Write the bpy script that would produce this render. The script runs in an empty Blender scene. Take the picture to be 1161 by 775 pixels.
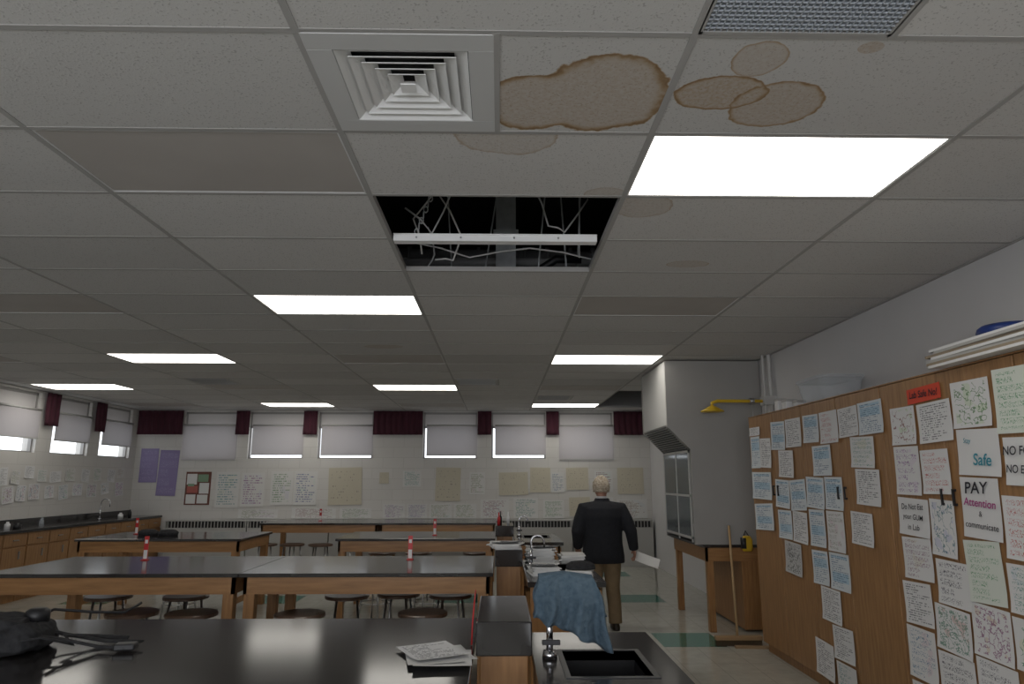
import bpy, math, random, bmesh
from mathutils import Vector, Matrix
random.seed(7)
S=bpy.context.scene
try:
    S.view_settings.view_transform='Standard'; S.view_settings.look='None'
except Exception: pass
C=S.collection
# ------------------------------------------------------------ materials
def mk(name,col=(.5,.5,.5),rough=.6,metal=0,spec=None,emit=None,es=0):
    m=bpy.data.materials.new(name); m.use_nodes=True
    b=m.node_tree.nodes['Principled BSDF']
    b.inputs['Base Color'].default_value=(*col,1); b.inputs['Roughness'].default_value=rough; b.inputs['Metallic'].default_value=metal
    if spec is not None: b.inputs['Specular IOR Level'].default_value=spec
    if emit: b.inputs['Emission Color'].default_value=(*emit,1); b.inputs['Emission Strength'].default_value=es
    return m
def nd(m,t,**k):
    n=m.node_tree.nodes.new(t)
    for a,b in k.items(): setattr(n,a,b)
    return n
def ln(m,a,b): m.node_tree.links.new(a,b)
def MA(m,op,*a):
    n=nd(m,'ShaderNodeMath',operation=op)
    for i,x in enumerate(a):
        if isinstance(x,(int,float)): n.inputs[i].default_value=x
        else: ln(m,x,n.inputs[i])
    return n.outputs[0]
def CL(m,x):
    n=nd(m,'ShaderNodeMath',operation='MULTIPLY',use_clamp=True); n.inputs[1].default_value=1; ln(m,x,n.inputs[0]); return n.outputs[0]
def MIX(m,f,a,b):
    n=nd(m,'ShaderNodeMix',data_type='RGBA')
    for i,x in ((0,f),(6,a),(7,b)):
        if isinstance(x,(int,float)): n.inputs[i].default_value=x
        elif isinstance(x,tuple): n.inputs[i].default_value=(*x,1)
        else: ln(m,x,n.inputs[i])
    return n.outputs[2]
def coords(m,kind='Object',scale=(1,1,1)):
    t=nd(m,'ShaderNodeTexCoord'); mp=nd(m,'ShaderNodeMapping'); mp.inputs['Scale'].default_value=scale
    ln(m,t.outputs[kind],mp.inputs['Vector']); return mp.outputs[0]
def noise(m,vec,scale,detail=2,out=0):
    n=nd(m,'ShaderNodeTexNoise'); n.inputs['Scale'].default_value=scale; n.inputs['Detail'].default_value=detail
    ln(m,vec,n.inputs['Vector']); return n.outputs[out]
def setcol(m,c): ln(m,c,m.node_tree.nodes['Principled BSDF'].inputs['Base Color'])
def bump(m,h,strength=.2,dist=.01):
    b=nd(m,'ShaderNodeBump'); b.inputs['Strength'].default_value=strength; b.inputs['Distance'].default_value=dist
    ln(m,h,b.inputs['Height']); ln(m,b.outputs[0],m.node_tree.nodes['Principled BSDF'].inputs['Normal'])
def mottled(name,c1,c2,scale=4,rough=.6,stretch=(1,1,1),metal=0,bmp=0,spec=None):
    m=mk(name,c1,rough,metal,spec); v=coords(m,'Object',stretch); n=noise(m,v,scale,4)
    f=MA(m,'MULTIPLY_ADD',n,2.2,-.6); f.node.use_clamp=True
    setcol(m,MIX(m,f,c1,c2))
    if bmp: bump(m,n,bmp)
    return m
def wood(name,c1,c2,axis='z',rough=.42):
    st={'z':(9,9,.8),'x':(.8,9,9),'y':(9,.8,9)}[axis]
    return mottled(name,c1,c2,5,rough,st)
W1=(.39,.20,.075);W2=(.25,.12,.042)
M_woodz=wood('oak_vertical',W1,W2,'z'); M_woodx=wood('oak_horizontal',W1,W2,'x')
M_cab=wood('oak_cabinet',(.37,.20,.085),(.235,.12,.048),'z',.45); M_gapshade=wood('oak_gap_shade',(.14,.07,.03),(.10,.05,.02),'z',.6)  # second oak is the cabinet body, darkened to paint shade into the door gaps
M_top=mottled('black_epoxy',(.019,.018,.018),(.031,.028,.028),3,.13,spec=.8)
M_blk=mk('black_plastic',(.012,.012,.014),.45); M_fab=mottled('black_fabric',(.01,.01,.012),(.035,.035,.038),40,.9)
M_steel=mk('brushed_steel',(.45,.45,.46),.32,1); M_chrome=mk('chrome',(.55,.55,.57),.18,1)
M_galv=mottled('galvanised',(.45,.47,.48),(.62,.64,.65),12,.55,metal=.2)
M_dark=mk('dark_plenum',(.035,.035,.035),.95); M_white=mk('white_enamel',(.72,.72,.72),.4); M_vane=mk('diffuser_white',(.86,.86,.86),.5); M_flange=mk('diffuser_flange',(.60,.60,.60),.5)
M_stool=mottled('stool_seat_brown',(.085,.05,.036),(.13,.08,.055),8,.28)
M_red=mk('red_plastic',(.5,.02,.02),.4); M_yel=mk('yellow_paint',(.62,.40,.02),.4)
M_grey=mottled('grey_hood_panel',(.31,.30,.285),(.34,.33,.315),2,.55); M_grey2=mottled('light_grey_hood',(.46,.455,.44),(.49,.485,.47),2,.5)
M_conv=mk('convector_enamel',(.42,.415,.40),.5); M_convd=mk('convector_slots',(.03,.03,.032),.6)
M_maroon=mottled('maroon_cloth',(.04,.008,.016),(.07,.014,.028),6,.9,(6,6,.5))
M_skin=mk('skin',(.40,.21,.145),.55); M_hair=mottled('pale_sandy_grey_hair',(.26,.20,.14),(.60,.53,.43),38,.9,(1,1,3),bmp=.6)
M_suit=mottled('navy_suit_wool',(.005,.006,.010),(.011,.012,.017),30,.85); M_khaki=mottled('khaki_cotton',(.20,.14,.08),(.26,.19,.11),12,.85)
M_shoe=mk('shoe_leather',(.02,.014,.01),.35); M_shirt=mk('white_shirt',(.6,.6,.62),.8)
M_towel=mottled('blue_towel',(.048,.082,.115),(.095,.14,.18),50,.95,bmp=.7)
M_tbar=mk('ceiling_grid_enamel',(.40,.39,.38),.8)
M_wall=mk('painted_block',(.52,.525,.54),.7)
t=nd(M_wall,'ShaderNodeTexCoord'); sx=nd(M_wall,'ShaderNodeSeparateXYZ'); ln(M_wall,t.outputs['Object'],sx.inputs[0])
cx=nd(M_wall,'ShaderNodeCombineXYZ'); ln(M_wall,MA(M_wall,'ADD',sx.outputs[0],sx.outputs[1]),cx.inputs[0]); ln(M_wall,sx.outputs[2],cx.inputs[1])
br=nd(M_wall,'ShaderNodeTexBrick'); ln(M_wall,cx.outputs[0],br.inputs['Vector'])
br.inputs['Color1'].default_value=(.60,.585,.56,1); br.inputs['Color2'].default_value=(.575,.56,.535,1); br.inputs['Mortar'].default_value=(.53,.515,.49,1)
br.inputs['Scale'].default_value=1; br.inputs['Brick Width'].default_value=.4; br.inputs['Row Height'].default_value=.2; br.inputs['Mortar Size'].default_value=.006
setcol(M_wall,br.outputs[0])
M_plas=mottled('painted_plaster',(.56,.555,.56),(.60,.595,.60),1.5,.8)
# floor
M_floor=mk('vinyl_tile',(.3,.3,.28),.09,spec=.7)
P=nd(M_floor,'ShaderNodeNewGeometry').outputs['Position']; s=nd(M_floor,'ShaderNodeSeparateXYZ'); ln(M_floor,P,s.inputs[0])
def per(m,c,o,p,w): return MA(m,'LESS_THAN',MA(m,'FRACT',MA(m,'DIVIDE',MA(m,'SUBTRACT',c,o),p)),w)
acc=MA(M_floor,'MULTIPLY',per(M_floor,s.outputs[0],1.6,2.44,.25),per(M_floor,s.outputs[1],7.0,2.44,.25))
gr=MA(M_floor,'MAXIMUM',per(M_floor,s.outputs[0],1.6,.305,.012),per(M_floor,s.outputs[1],7.0,.305,.012))
nz=noise(M_floor,P,9,5)
base=MIX(M_floor,nz,(.42,.41,.36),(.58,.57,.51)); base=MIX(M_floor,acc,base,(.06,.22,.17)); base=MIX(M_floor,MA(M_floor,'MULTIPLY',gr,.5),base,(.1,.1,.09)); setcol(M_floor,base)
# ceiling tiles with water stains
CZ=2.918
M_ceil=mk('acoustic_tile',(.6,.6,.6),.95,spec=.1); m=M_ceil
P=nd(m,'ShaderNodeNewGeometry').outputs['Position']; s=nd(m,'ShaderNodeSeparateXYZ'); ln(m,P,s.inputs[0]); X,Y=s.outputs[0],s.outputs[1]
ci=nd(m,'ShaderNodeCombineXYZ'); ln(m,MA(m,'FLOOR',MA(m,'DIVIDE',MA(m,'ADD',X,.624),1.22)),ci.inputs[0]); ln(m,MA(m,'FLOOR',MA(m,'DIVIDE',MA(m,'SUBTRACT',Y,2.468),.61)),ci.inputs[1])
wn=nd(m,'ShaderNodeTexWhiteNoise'); ln(m,ci.outputs[0],wn.inputs['Vector'])
tile=MIX(m,wn.outputs['Value'],(.58,.57,.56),(.68,.667,.655))
sp=noise(m,P,120,1); sp2=noise(m,P,45,2)
spk=MA(m,'GREATER_THAN',MA(m,'ADD',MA(m,'MULTIPLY',sp,.75),MA(m,'MULTIPLY',sp2,.25)),.62)
tile=MIX(m,MA(m,'MULTIPLY',spk,.42),tile,(.22,.21,.20))
wob=MA(m,'ADD',MA(m,'MULTIPLY',MA(m,'SUBTRACT',noise(m,P,5,1),.5),.34),MA(m,'MULTIPLY',MA(m,'SUBTRACT',noise(m,P,26,3),.5),.16))
mot=noise(m,P,22,6); mot2=CL(m,MA(m,'MULTIPLY_ADD',noise(m,P,60,3),3.0,-1.0))
def blobd(cx_,cy_,rx,ry):
    a=MA(m,'DIVIDE',MA(m,'SUBTRACT',X,cx_),rx); b=MA(m,'DIVIDE',MA(m,'SUBTRACT',Y,cy_),ry)
    return MA(m,'ADD',MA(m,'SQRT',MA(m,'ADD',MA(m,'MULTIPLY',a,a),MA(m,'MULTIPLY',b,b))),wob)
def stain(blobs,lim,edge=.9,fill=.25,k=9):
    d=blobd(*blobs[0])
    for b in blobs[1:]:
        sm=nd(m,'ShaderNodeMath',operation='SMOOTH_MIN'); ln(m,d,sm.inputs[0]); ln(m,blobd(*b),sm.inputs[1]); sm.inputs[2].default_value=.25; d=sm.outputs[0]
    ins=CL(m,MA(m,'MULTIPLY',MA(m,'SUBTRACT',1.0,d),24.0))
    e=MA(m,'MULTIPLY',MA(m,'POWER',MA(m,'MAXIMUM',MA(m,'MINIMUM',d,1),.0001),k),edge)
    fl=MA(m,'MULTIPLY',MA(m,'MULTIPLY_ADD',mot2,.45,.55),fill)
    e=MA(m,'MULTIPLY',e,MA(m,'MULTIPLY_ADD',mot,.9,.55))
    r=CL(m,MA(m,'MULTIPLY',ins,MA(m,'MAXIMUM',e,fl)))
    for c,o,v in ((X,'GREATER_THAN',lim[0]),(X,'LESS_THAN',lim[1]),(Y,'GREATER_THAN',lim[2]),(Y,'LESS_THAN',lim[3])): r=MA(m,'MULTIPLY',r,MA(m,o,c,v))
    return r
sts=[stain([(.37,2.20,.25,.25),(.12,2.26,.18,.19)],(-.01,.59,1.86,2.46),.9,.30,6),
 stain([(1.0,2.25,.165,.16)],(.6,1.8,1.86,2.46),.85,.30,8),stain([(.78,2.18,.175,.11)],(.6,1.8,1.86,2.46),.9,.38,6),stain([(.84,1.98,.09,.095)],(.6,1.8,1.86,2.46),.65,.22,8),
 stain([(1.17,1.91,.04,.03)],(.6,1.8,1.86,2.46),.5,.3),stain([(.03,2.47,.21,.19)],(-.62,.59,2.468,3.07),.65,.16,14),stain([(.50,3.05,.10,.07)],(-.6,.59,2.47,3.07),.45,.16),
 stain([(.72,3.20,.15,.15)],(.6,1.8,3.08,3.68),.6,.18,12),stain([(1.19,4.12,.14,.07)],(.6,1.8,3.69,4.29),.6,.18,12),stain([(-1.2,6.9,.2,.1)],(-1.8,-.7,6.73,7.3),.4,.2,9)]
st=sts[0]
for q in sts[1:]: st=MA(m,'MAXIMUM',st,q)
c1_=MIX(m,CL(m,MA(m,'MULTIPLY',st,1.9)),tile,(.40,.285,.175)); dk=CL(m,MA(m,'MULTIPLY_ADD',st,2.0,-.85))
setcol(m,MIX(m,dk,c1_,(.17,.095,.045))); bump(m,sp,.2,.003)
M_lit=mk('lit_lens',(.8,.8,.8),.5,emit=(1,.96,.88),es=5.2); M_unlit=mottled('unlit_lens',(.45,.42,.395),(.49,.46,.435),3,.6)
def shade_mat(name,col,tr):
    m=bpy.data.materials.new(name); m.use_nodes=True; nt=m.node_tree; nt.nodes.clear()
    o=nt.nodes.new('ShaderNodeOutputMaterial'); a=nt.nodes.new('ShaderNodeBsdfDiffuse'); b=nt.nodes.new('ShaderNodeBsdfTranslucent'); x=nt.nodes.new('ShaderNodeMixShader')
    a.inputs[0].default_value=(*col,1); b.inputs[0].default_value=(*col,1); x.inputs[0].default_value=tr
    nt.links.new(a.outputs[0],x.inputs[1]); nt.links.new(b.outputs[0],x.inputs[2]); nt.links.new(x.outputs[0],o.inputs[0]); return m
M_shade=shade_mat('roller_shade_cloth',(.46,.435,.445),.13); M_shade2=shade_mat('transom_film',(.6,.58,.57),.19)
def glass(name,col,a):
    m=mk(name,col,.08); m.node_tree.nodes['Principled BSDF'].inputs['Alpha'].default_value=a; return m
M_glass=glass('sash_glass',(.12,.15,.17),.45); M_clear=glass('clear_plastic',(.6,.65,.7),.35)
# paper materials
def paper(name,bg,ink,nl=14,dens=.5,style='text',tint=None,vary=0):
    m=mk(name,bg,.8); t=nd(m,'ShaderNodeTexCoord'); s=nd(m,'ShaderNodeSeparateXYZ'); ln(m,t.outputs['UV'],s.inputs[0]); u,v=s.outputs[0],s.outputs[1]
    oi=nd(m,'ShaderNodeObjectInfo').outputs['Random']
    mar=MA(m,'MULTIPLY',MA(m,'LESS_THAN',MA(m,'ABSOLUTE',MA(m,'SUBTRACT',u,.5)),.41),MA(m,'LESS_THAN',MA(m,'ABSOLUTE',MA(m,'SUBTRACT',v,.5)),.44))
    c=nd(m,'ShaderNodeCombineXYZ')
    if style=='text':
        vv=MA(m,'MULTIPLY',v,nl)
        ln(m,u,c.inputs[0]); ln(m,MA(m,'MULTIPLY',MA(m,'FLOOR',vv),.37),c.inputs[1]); ln(m,MA(m,'MULTIPLY',oi,50),c.inputs[2])
        f=noise(m,c.outputs[0],26,1); ink_=MA(m,'GREATER_THAN',f,1-dens-.02)
        le=nd(m,'ShaderNodeCombineXYZ'); ln(m,MA(m,'FLOOR',vv),le.inputs[0]); ln(m,oi,le.inputs[1]); w_=nd(m,'ShaderNodeTexWhiteNoise'); ln(m,le.outputs[0],w_.inputs['Vector'])
        rag=MA(m,'LESS_THAN',u,MA(m,'MULTIPLY_ADD',w_.outputs['Value'],.6,.45))
        band=MA(m,'MULTIPLY',MA(m,'GREATER_THAN',MA(m,'FRACT',vv),.3),MA(m,'LESS_THAN',MA(m,'FRACT',vv),.75))
        if nl<10:
            c2=nd(m,'ShaderNodeCombineXYZ'); ln(m,u,c2.inputs[0]); ln(m,v,c2.inputs[1]); ln(m,MA(m,'MULTIPLY',oi,30),c2.inputs[2])
            n2=noise(m,c2.outputs[0],22,0); ink_=MA(m,'LESS_THAN',MA(m,'ABSOLUTE',MA(m,'SUBTRACT',n2,.5)),.045)
            band=MA(m,'MULTIPLY',MA(m,'GREATER_THAN',MA(m,'FRACT',vv),.12),MA(m,'LESS_THAN',MA(m,'FRACT',vv),.86))
        f=MA(m,'MULTIPLY',MA(m,'MULTIPLY',MA(m,'MULTIPLY',ink_,band),mar),rag)
    else:
        ln(m,u,c.inputs[0]); ln(m,v,c.inputs[1]); ln(m,MA(m,'MULTIPLY',oi,50),c.inputs[2])
        n1=noise(m,c.outputs[0],5 if style=='doodle' else 9,2)
        f=MA(m,'MULTIPLY',MA(m,'LESS_THAN',MA(m,'ABSOLUTE',MA(m,'SUBTRACT',n1,.5)),.018 if style=='doodle' else .03),mar)
    bgc=bg
    if tint:
        blk=MA(m,'LESS_THAN',MA(m,'ABSOLUTE',MA(m,'SUBTRACT',v,MA(m,'MULTIPLY_ADD',oi,.4,.3))),.13)
        hd=MA(m,'MULTIPLY',MA(m,'GREATER_THAN',v,.86),MA(m,'LESS_THAN',v,.93))
        bgc=MIX(m,MA(m,'MULTIPLY',MA(m,'MAXIMUM',blk,hd),mar),bg,tint)
    if vary:
        hs=nd(m,'ShaderNodeCombineColor',mode='HSV'); ln(m,MA(m,'FRACT',MA(m,'MULTIPLY',oi,7.3)),hs.inputs[0]); hs.inputs[1].default_value=.8; hs.inputs[2].default_value=.32
        cn=nd(m,'ShaderNodeCombineXYZ'); ln(m,u,cn.inputs[0]); ln(m,v,cn.inputs[1]); ln(m,MA(m,'MULTIPLY',oi,20),cn.inputs[2])
        patch=MA(m,'MULTIPLY',MA(m,'GREATER_THAN',noise(m,cn.outputs[0],3.5,1),.60),mar); hs2=nd(m,'ShaderNodeCombineColor',mode='HSV'); ln(m,MA(m,'FRACT',MA(m,'MULTIPLY',oi,3.1)),hs2.inputs[0]); hs2.inputs[1].default_value=.4; hs2.inputs[2].default_value=.6
        bgc=MIX(m,MA(m,'MULTIPLY',patch,.5*vary),bgc,hs2.outputs[0]); ink=MIX(m,.6,ink,hs.outputs[0])
    setcol(m,MIX(m,MA(m,'MULTIPLY',f,.8),bgc,ink)); return m
WB=(.66,.66,.665)
PM=[paper('printed_page_black',WB,(.08,.08,.1),18,.5),paper('notice_blue',(.61,.65,.68),(.1,.17,.28),17,.5,'text',(.40,.54,.65)),paper('marker_page_black',WB,(.04,.04,.07),5,.5),
 paper('marker_page_blue',WB,(.06,.10,.32),7,.5,vary=.5),paper('doodle_page',WB,(.06,.05,.08),8,.5,'doodle',vary=.8),paper('marker_page_red',WB,(.45,.07,.07),6,.45),paper('scribble_page',WB,(.12,.1,.2),9,.5,'scribble',vary=1),
 paper('green_marker',(.62,.66,.6),(.1,.3,.15),8,.5)]
P_cream=paper('cream_chart',(.52,.48,.38),(.25,.22,.2),13,.35); P_white=paper('white_chart',(.62,.615,.60),(.15,.15,.22),15,.5,vary=.3); P_purple=paper('lavender_chart',(.25,.205,.37),(.35,.33,.5),5,.3)
P_dark=paper('dark_diagram',(.5,.5,.5),(.02,.02,.02),10,.6,'scribble'); P_blank=mk('blank_paper',(.66,.66,.65),.8)
P_plain=mk('plain_marker_paper',WB,.8); P_redsign=mk('orange_red_paper',(.62,.07,.035),.7); P_dkred=mk('dark_red_poster_board',(.15,.06,.045),.8)
I_blk=mk('marker_black',(.02,.02,.03),.7); I_mag=mk('marker_magenta',(.35,.03,.2),.7); I_teal=mk('marker_teal',(.04,.26,.34),.7); I_grn=mk('green_card',(.20,.30,.20),.8); I_red=mk('red_card',(.40,.12,.10),.8)
# ------------------------------------------------------------ mesh builder
class MB:
    def __init__(s): s.v=[];s.f=[]
    def add(s,vs,fs):
        o=len(s.v); s.v+= [tuple(x) for x in vs]
        for f in fs: s.f.append(tuple(i+o for i in f))
        return s
    def box(s,x0,x1,y0,y1,z0,z1,M=None):
        v=[Vector(p) for p in((x0,y0,z0),(x1,y0,z0),(x1,y1,z0),(x0,y1,z0),(x0,y0,z1),(x1,y0,z1),(x1,y1,z1),(x0,y1,z1))]
        if M: v=[M@p for p in v]
        return s.add(v,[(3,2,1,0),(4,5,6,7),(0,1,5,4),(1,2,6,5),(2,3,7,6),(3,0,4,7)])
    def tube(s,pts,r,n=10,caps=True,flat=1.0):
        pts=[Vector(p) for p in pts]; k=len(pts)
        if not hasattr(r,'__len__'): r=[r]*k
        T=[]
        for i in range(k):
            d=pts[min(i+1,k-1)]-pts[max(i-1,0)]; T.append(d.normalized())
        up=Vector((0,0,1)) if abs(T[0].z)<.9 else Vector((1,0,0))
        A=T[0].cross(up).normalized(); vs=[]
        for i in range(k):
            A=(A-T[i]*A.dot(T[i])).normalized(); B=T[i].cross(A)
            for j in range(n):
                a=2*math.pi*j/n; vs.append(pts[i]+A*math.cos(a)*r[i]+B*math.sin(a)*r[i]*flat)
        fs=[(i*n+j,i*n+(j+1)%n,(i+1)*n+(j+1)%n,(i+1)*n+j) for i in range(k-1) for j in range(n)]
        if caps: fs+= [tuple(reversed(range(n))),tuple((k-1)*n+j for j in range(n))]
        return s.add(vs,fs)
    def cyl(s,a,b,r,r2=None,n=16): return s.tube([a,b],[r,r if r2 is None else r2],n)
    def rings(s,R,n=24,sq=1.0):
        vs=[]
        for (cx,cy,cz,rx,ry) in R:
            for j in range(n):
                a=2*math.pi*j/n; c_,s_=math.cos(a),math.sin(a)
                vs.append((cx+rx*math.copysign(abs(c_)**sq,c_),cy+ry*math.copysign(abs(s_)**sq,s_),cz))
        k=len(R); fs=[(i*n+j,i*n+(j+1)%n,(i+1)*n+(j+1)%n,(i+1)*n+j) for i in range(k-1) for j in range(n)]
        fs+= [tuple(reversed(range(n))),tuple((k-1)*n+j for j in range(n))]
        return s.add(vs,fs)
    def ell(s,c,rx,ry,rz,n=16,k=10):
        R=[]
        for i in range(k+1):
            a=-math.pi/2+math.pi*(.02+.96*i/k); R.append((c[0],c[1],c[2]+rz*math.sin(a),rx*math.cos(a),ry*math.cos(a)))
        return s.rings(R,n)
    def torus(s,c,R,r,n=24,k=8,M=None):
        vs=[]
        for i in range(n):
            a=2*math.pi*i/n
            for j in range(k):
                b=2*math.pi*j/k; p=Vector(((R+r*math.cos(b))*math.cos(a),(R+r*math.cos(b))*math.sin(a),r*math.sin(b)))
                if M: p=M@p
                vs.append(p+Vector(c))
        return s.add(vs,[(i*k+j,((i+1)%n)*k+j,((i+1)%n)*k+(j+1)%k,i*k+(j+1)%k) for i in range(n) for j in range(k)])
    def grid(s,fn,nu,nv):
        vs=[fn(i/nu,j/nv) for j in range(nv+1) for i in range(nu+1)]
        return s.add(vs,[(j*(nu+1)+i,j*(nu+1)+i+1,(j+1)*(nu+1)+i+1,(j+1)*(nu+1)+i) for j in range(nv) for i in range(nu)])
    def obj(s,name,mat,parent=None,smooth=False,bevel=0,loc=(0,0,0)):
        me=bpy.data.meshes.new(name); me.from_pydata(s.v,[],s.f); me.materials.append(mat)
        for p in me.polygons: p.use_smooth=smooth
        b=bmesh.new(); b.from_mesh(me); bmesh.ops.recalc_face_normals(b,faces=b.faces); b.to_mesh(me); b.free()
        o=bpy.data.objects.new(name,me); C.objects.link(o); o.location=loc
        if parent: o.parent=parent
        if bevel:
            q=o.modifiers.new('bevel','BEVEL'); q.width=bevel; q.segments=2; q.limit_method='ANGLE'
        return o
def top(o,label,cat,group=None):
    o['label']=label; o['category']=cat
    if group: o['group']=group
    return o
def root(name,loc,label,cat,group=None,rz=0):
    e=bpy.data.objects.new(name,None); C.objects.link(e); e.location=loc; e.rotation_euler[2]=rz; e.empty_display_size=.1
    return top(e,label,cat,group)
def dup(o,loc,rz=None,label=None,parent=None):
    n=o.copy(); C.objects.link(n)
    if parent: n.parent=parent
    else:
        n.location=loc
        if rz is not None: n.rotation_euler[2]=rz
        if label: n['label']=label
    for ch in list(o.children): dup(ch,None,parent=n)
    return n
def stru(o): o['kind']='structure'; return o
def bake(o):
    bpy.context.view_layer.update(); dg=bpy.context.evaluated_depsgraph_get()
    me=bpy.data.meshes.new_from_object(o.evaluated_get(dg)); o.modifiers.clear(); o.data=me
    for p in me.polygons: p.use_smooth=True
def remesh(o,vox,it=4):
    q=o.modifiers.new('r','REMESH'); q.mode='VOXEL'; q.voxel_size=vox
    q=o.modifiers.new('s','SMOOTH'); q.iterations=it; q.factor=.5
    bake(o)
crease=bpy.data.textures.new('creases','CLOUDS'); crease.noise_scale=.07; crease.noise_depth=3
def crumple(o,st,vox=.008):
    q=o.modifiers.new('r','REMESH'); q.mode='VOXEL'; q.voxel_size=vox
    q=o.modifiers.new('d','DISPLACE'); q.texture=crease; q.strength=st; q.mid_level=.6; q.texture_coords='LOCAL'
    bake(o)
# ------------------------------------------------------------ room
XL,XR,YF,YB=-7.0,2.95,-3.02,13.448; TOP=3.8
stru(MB().box(XL-.2,XR+.2,YF-.2,YB+.2,-.1,0).obj('floor',M_floor))
bw=[(-6.11,-5.08),(-4.86,-3.80),(-3.52,-2.46),(-1.48,-.43),(-.15,.91),(1.17,2.23)]
ZS,ZT=1.98,2.88
b=MB().box(XL-.2,XR+.2,YB,YB+.2,0,ZS).box(XL-.2,XR+.2,YB,YB+.2,ZT,TOP)
xs=[XL-.2]+[e for w in bw for e in w]+[XR+.2]
for i in range(0,len(xs),2): b.box(xs[i],xs[i+1],YB,YB+.2,ZS,ZT)
stru(b.obj('wall_back',M_wall))
lw=[(8.1,9.15),(9.5,10.54),(10.9,11.87),(12.2,13.2)]
b=MB().box(XL-.2,XL,YF-.2,YB,0,ZS).box(XL-.2,XL,YF-.2,YB,ZT,TOP)
ys=[YF-.2]+[e for w in lw for e in w]+[YB]
for i in range(0,len(ys),2): b.box(XL-.2,XL,ys[i],ys[i+1],ZS,ZT)
stru(b.obj('wall_left',M_wall))
stru(MB().box(XR,XR+.2,YF-.2,YB,0,TOP).obj('wall_right',M_plas))
b=MB().box(XL,XR,YF-.2,YF,0,1.0).box(XL,XR,YF-.2,YF,2.7,TOP).box(XL,-5.5,YF-.2,YF,1,2.7).box(1.5,XR,YF-.2,YF,1,2.7).box(-2.2,-1.8,YF-.2,YF,1,2.7)
stru(b.obj('wall_front',M_wall))
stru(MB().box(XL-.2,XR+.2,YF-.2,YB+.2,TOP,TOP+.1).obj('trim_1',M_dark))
def yk(k): return 2.468+.61*k
def xj(j): return max(XL,min(XR,-.624+1.22*j))
lights=[(j,k) for k in (0,4,8,12,16) for j in (-5,-3,-1,1)]
half={(0,-1),(1,-2),(0,11),(-3,11),(1,14)}
skip=set(lights)|{(0,1),(0,2)}|{(2,k) for k in range(13,17)}|half
b=MB(); g=MB()
for j in range(-6,3):
    for k in range(-9,18):
        x0,x1,y0,y1=xj(j),xj(j+1),yk(k),yk(k+1)
        if x1-x0<.01: continue
        if (j,k) not in skip: b.box(x0,x1,y0,y1,CZ,CZ+.018)
        elif (j,k) in half: b.box(x0+.61,x1,y0,y1,CZ,CZ+.018); g.box(x0+.598,x0+.622,y0,y1,CZ-.003,CZ+.03)
        if (j,k) not in [(0,2),(2,14),(2,15),(2,16)]: g.box(x0,x1,y0-.011,y0+.011,CZ-.002,CZ+.03)
stru(b.obj('ceiling',M_ceil))
for j in range(-5,3): g.box(xj(j)-.012,xj(j)+.012,YF,YB,CZ-.003,CZ+.03)
stru(g.obj('trim_2',M_tbar))
stru(MB().box(XR-.02,XR,YF,YB,CZ-.01,CZ-.004).box(XL,XL+.02,YF,YB,CZ-.01,CZ-.004).box(XL,XR,YB-.02,YB,CZ-.01,CZ-.004).obj('trim_3',M_tbar))
stru(MB().box(XL,-6.98,YF,YB,0,.1).obj('baseboard_left',M_blk)); stru(MB().box(XL,XR,YB-.02,YB,0,.1).obj('baseboard_back',M_blk))
# ceiling lights
litset={(1,0),(-1,4),(-3,8),(1,8),(-1,12),(-5,12),(-3,16),(1,16)}
def mklight(lit):
    r=root('ceiling_light',(0,0,0),'lit recessed fluorescent ceiling light with glowing white lens' if lit else 'unlit recessed ceiling light with dull grey lens','ceiling light','recessed fluorescent ceiling lights')
    MB().box(-.598,.598,-.293,-.285,.0,.09).box(-.598,.598,.285,.293,.0,.09).box(-.598,-.59,-.293,.293,.0,.09).box(.59,.598,-.293,.293,.0,.09).box(-.598,.598,-.293,.293,.09,.10).obj('housing',M_white,r)
    MB().box(-.589,.589,-.284,.284,.002,.008).obj('lens',M_lit if lit else M_unlit,r)
    return r
pro={}
for (j,k) in lights:
    lit=(j,k) in litset; loc=((-.624+1.22*j)+.61,yk(k)+.305,CZ)
    if lit not in pro: pro[lit]=mklight(lit); pro[lit].location=loc
    else: dup(pro[lit],loc)
def diffuser(loc):
    r=root('air_diffuser',loc,'square white stepped ceiling air diffuser','air vent')
    f=MB(); a,h=.298,.215
    f.box(-a,a,-a,-h,-.004,.004).box(-a,a,h,a,-.004,.004).box(-a,-h,-h,h,-.004,.004).box(h,a,-h,h,-.004,.004)
    f.obj('flange',M_flange,r,bevel=.002)
    v=MB()
    for i,ho in enumerate((.213,.175,.138,.10,.064)):
        hi=ho-.044; t_=.003; z0,z1=.0+(i*.003),.026+i*.003
        o=[(-ho,-ho),(ho,-ho),(ho,ho),(-ho,ho)]; n=[(-hi,-hi),(hi,-hi),(hi,hi),(-hi,hi)]
        vs=[(x,y,z0) for x,y in o]+[(x,y,z1) for x,y in n]+[(x,y,z0-t_) for x,y in o]+[(x,y,z1-t_) for x,y in n]
        fs=[]
        for q in range(4): w=(q+1)%4; fs+=[(q,w,4+w,4+q),(8+q,8+w,12+w,12+q),(q,w,8+w,8+q)]
        v.add(vs,fs)
    v.box(-.026,.026,-.026,.026,-.004,.0)
    v.obj('vane',M_vane,r)
    MB().box(-.213,.213,-.213,.213,.07,.08).obj('duct_collar',M_convd,r); return r
diffuser((-.319,yk(-1)+.305,CZ))
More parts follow.
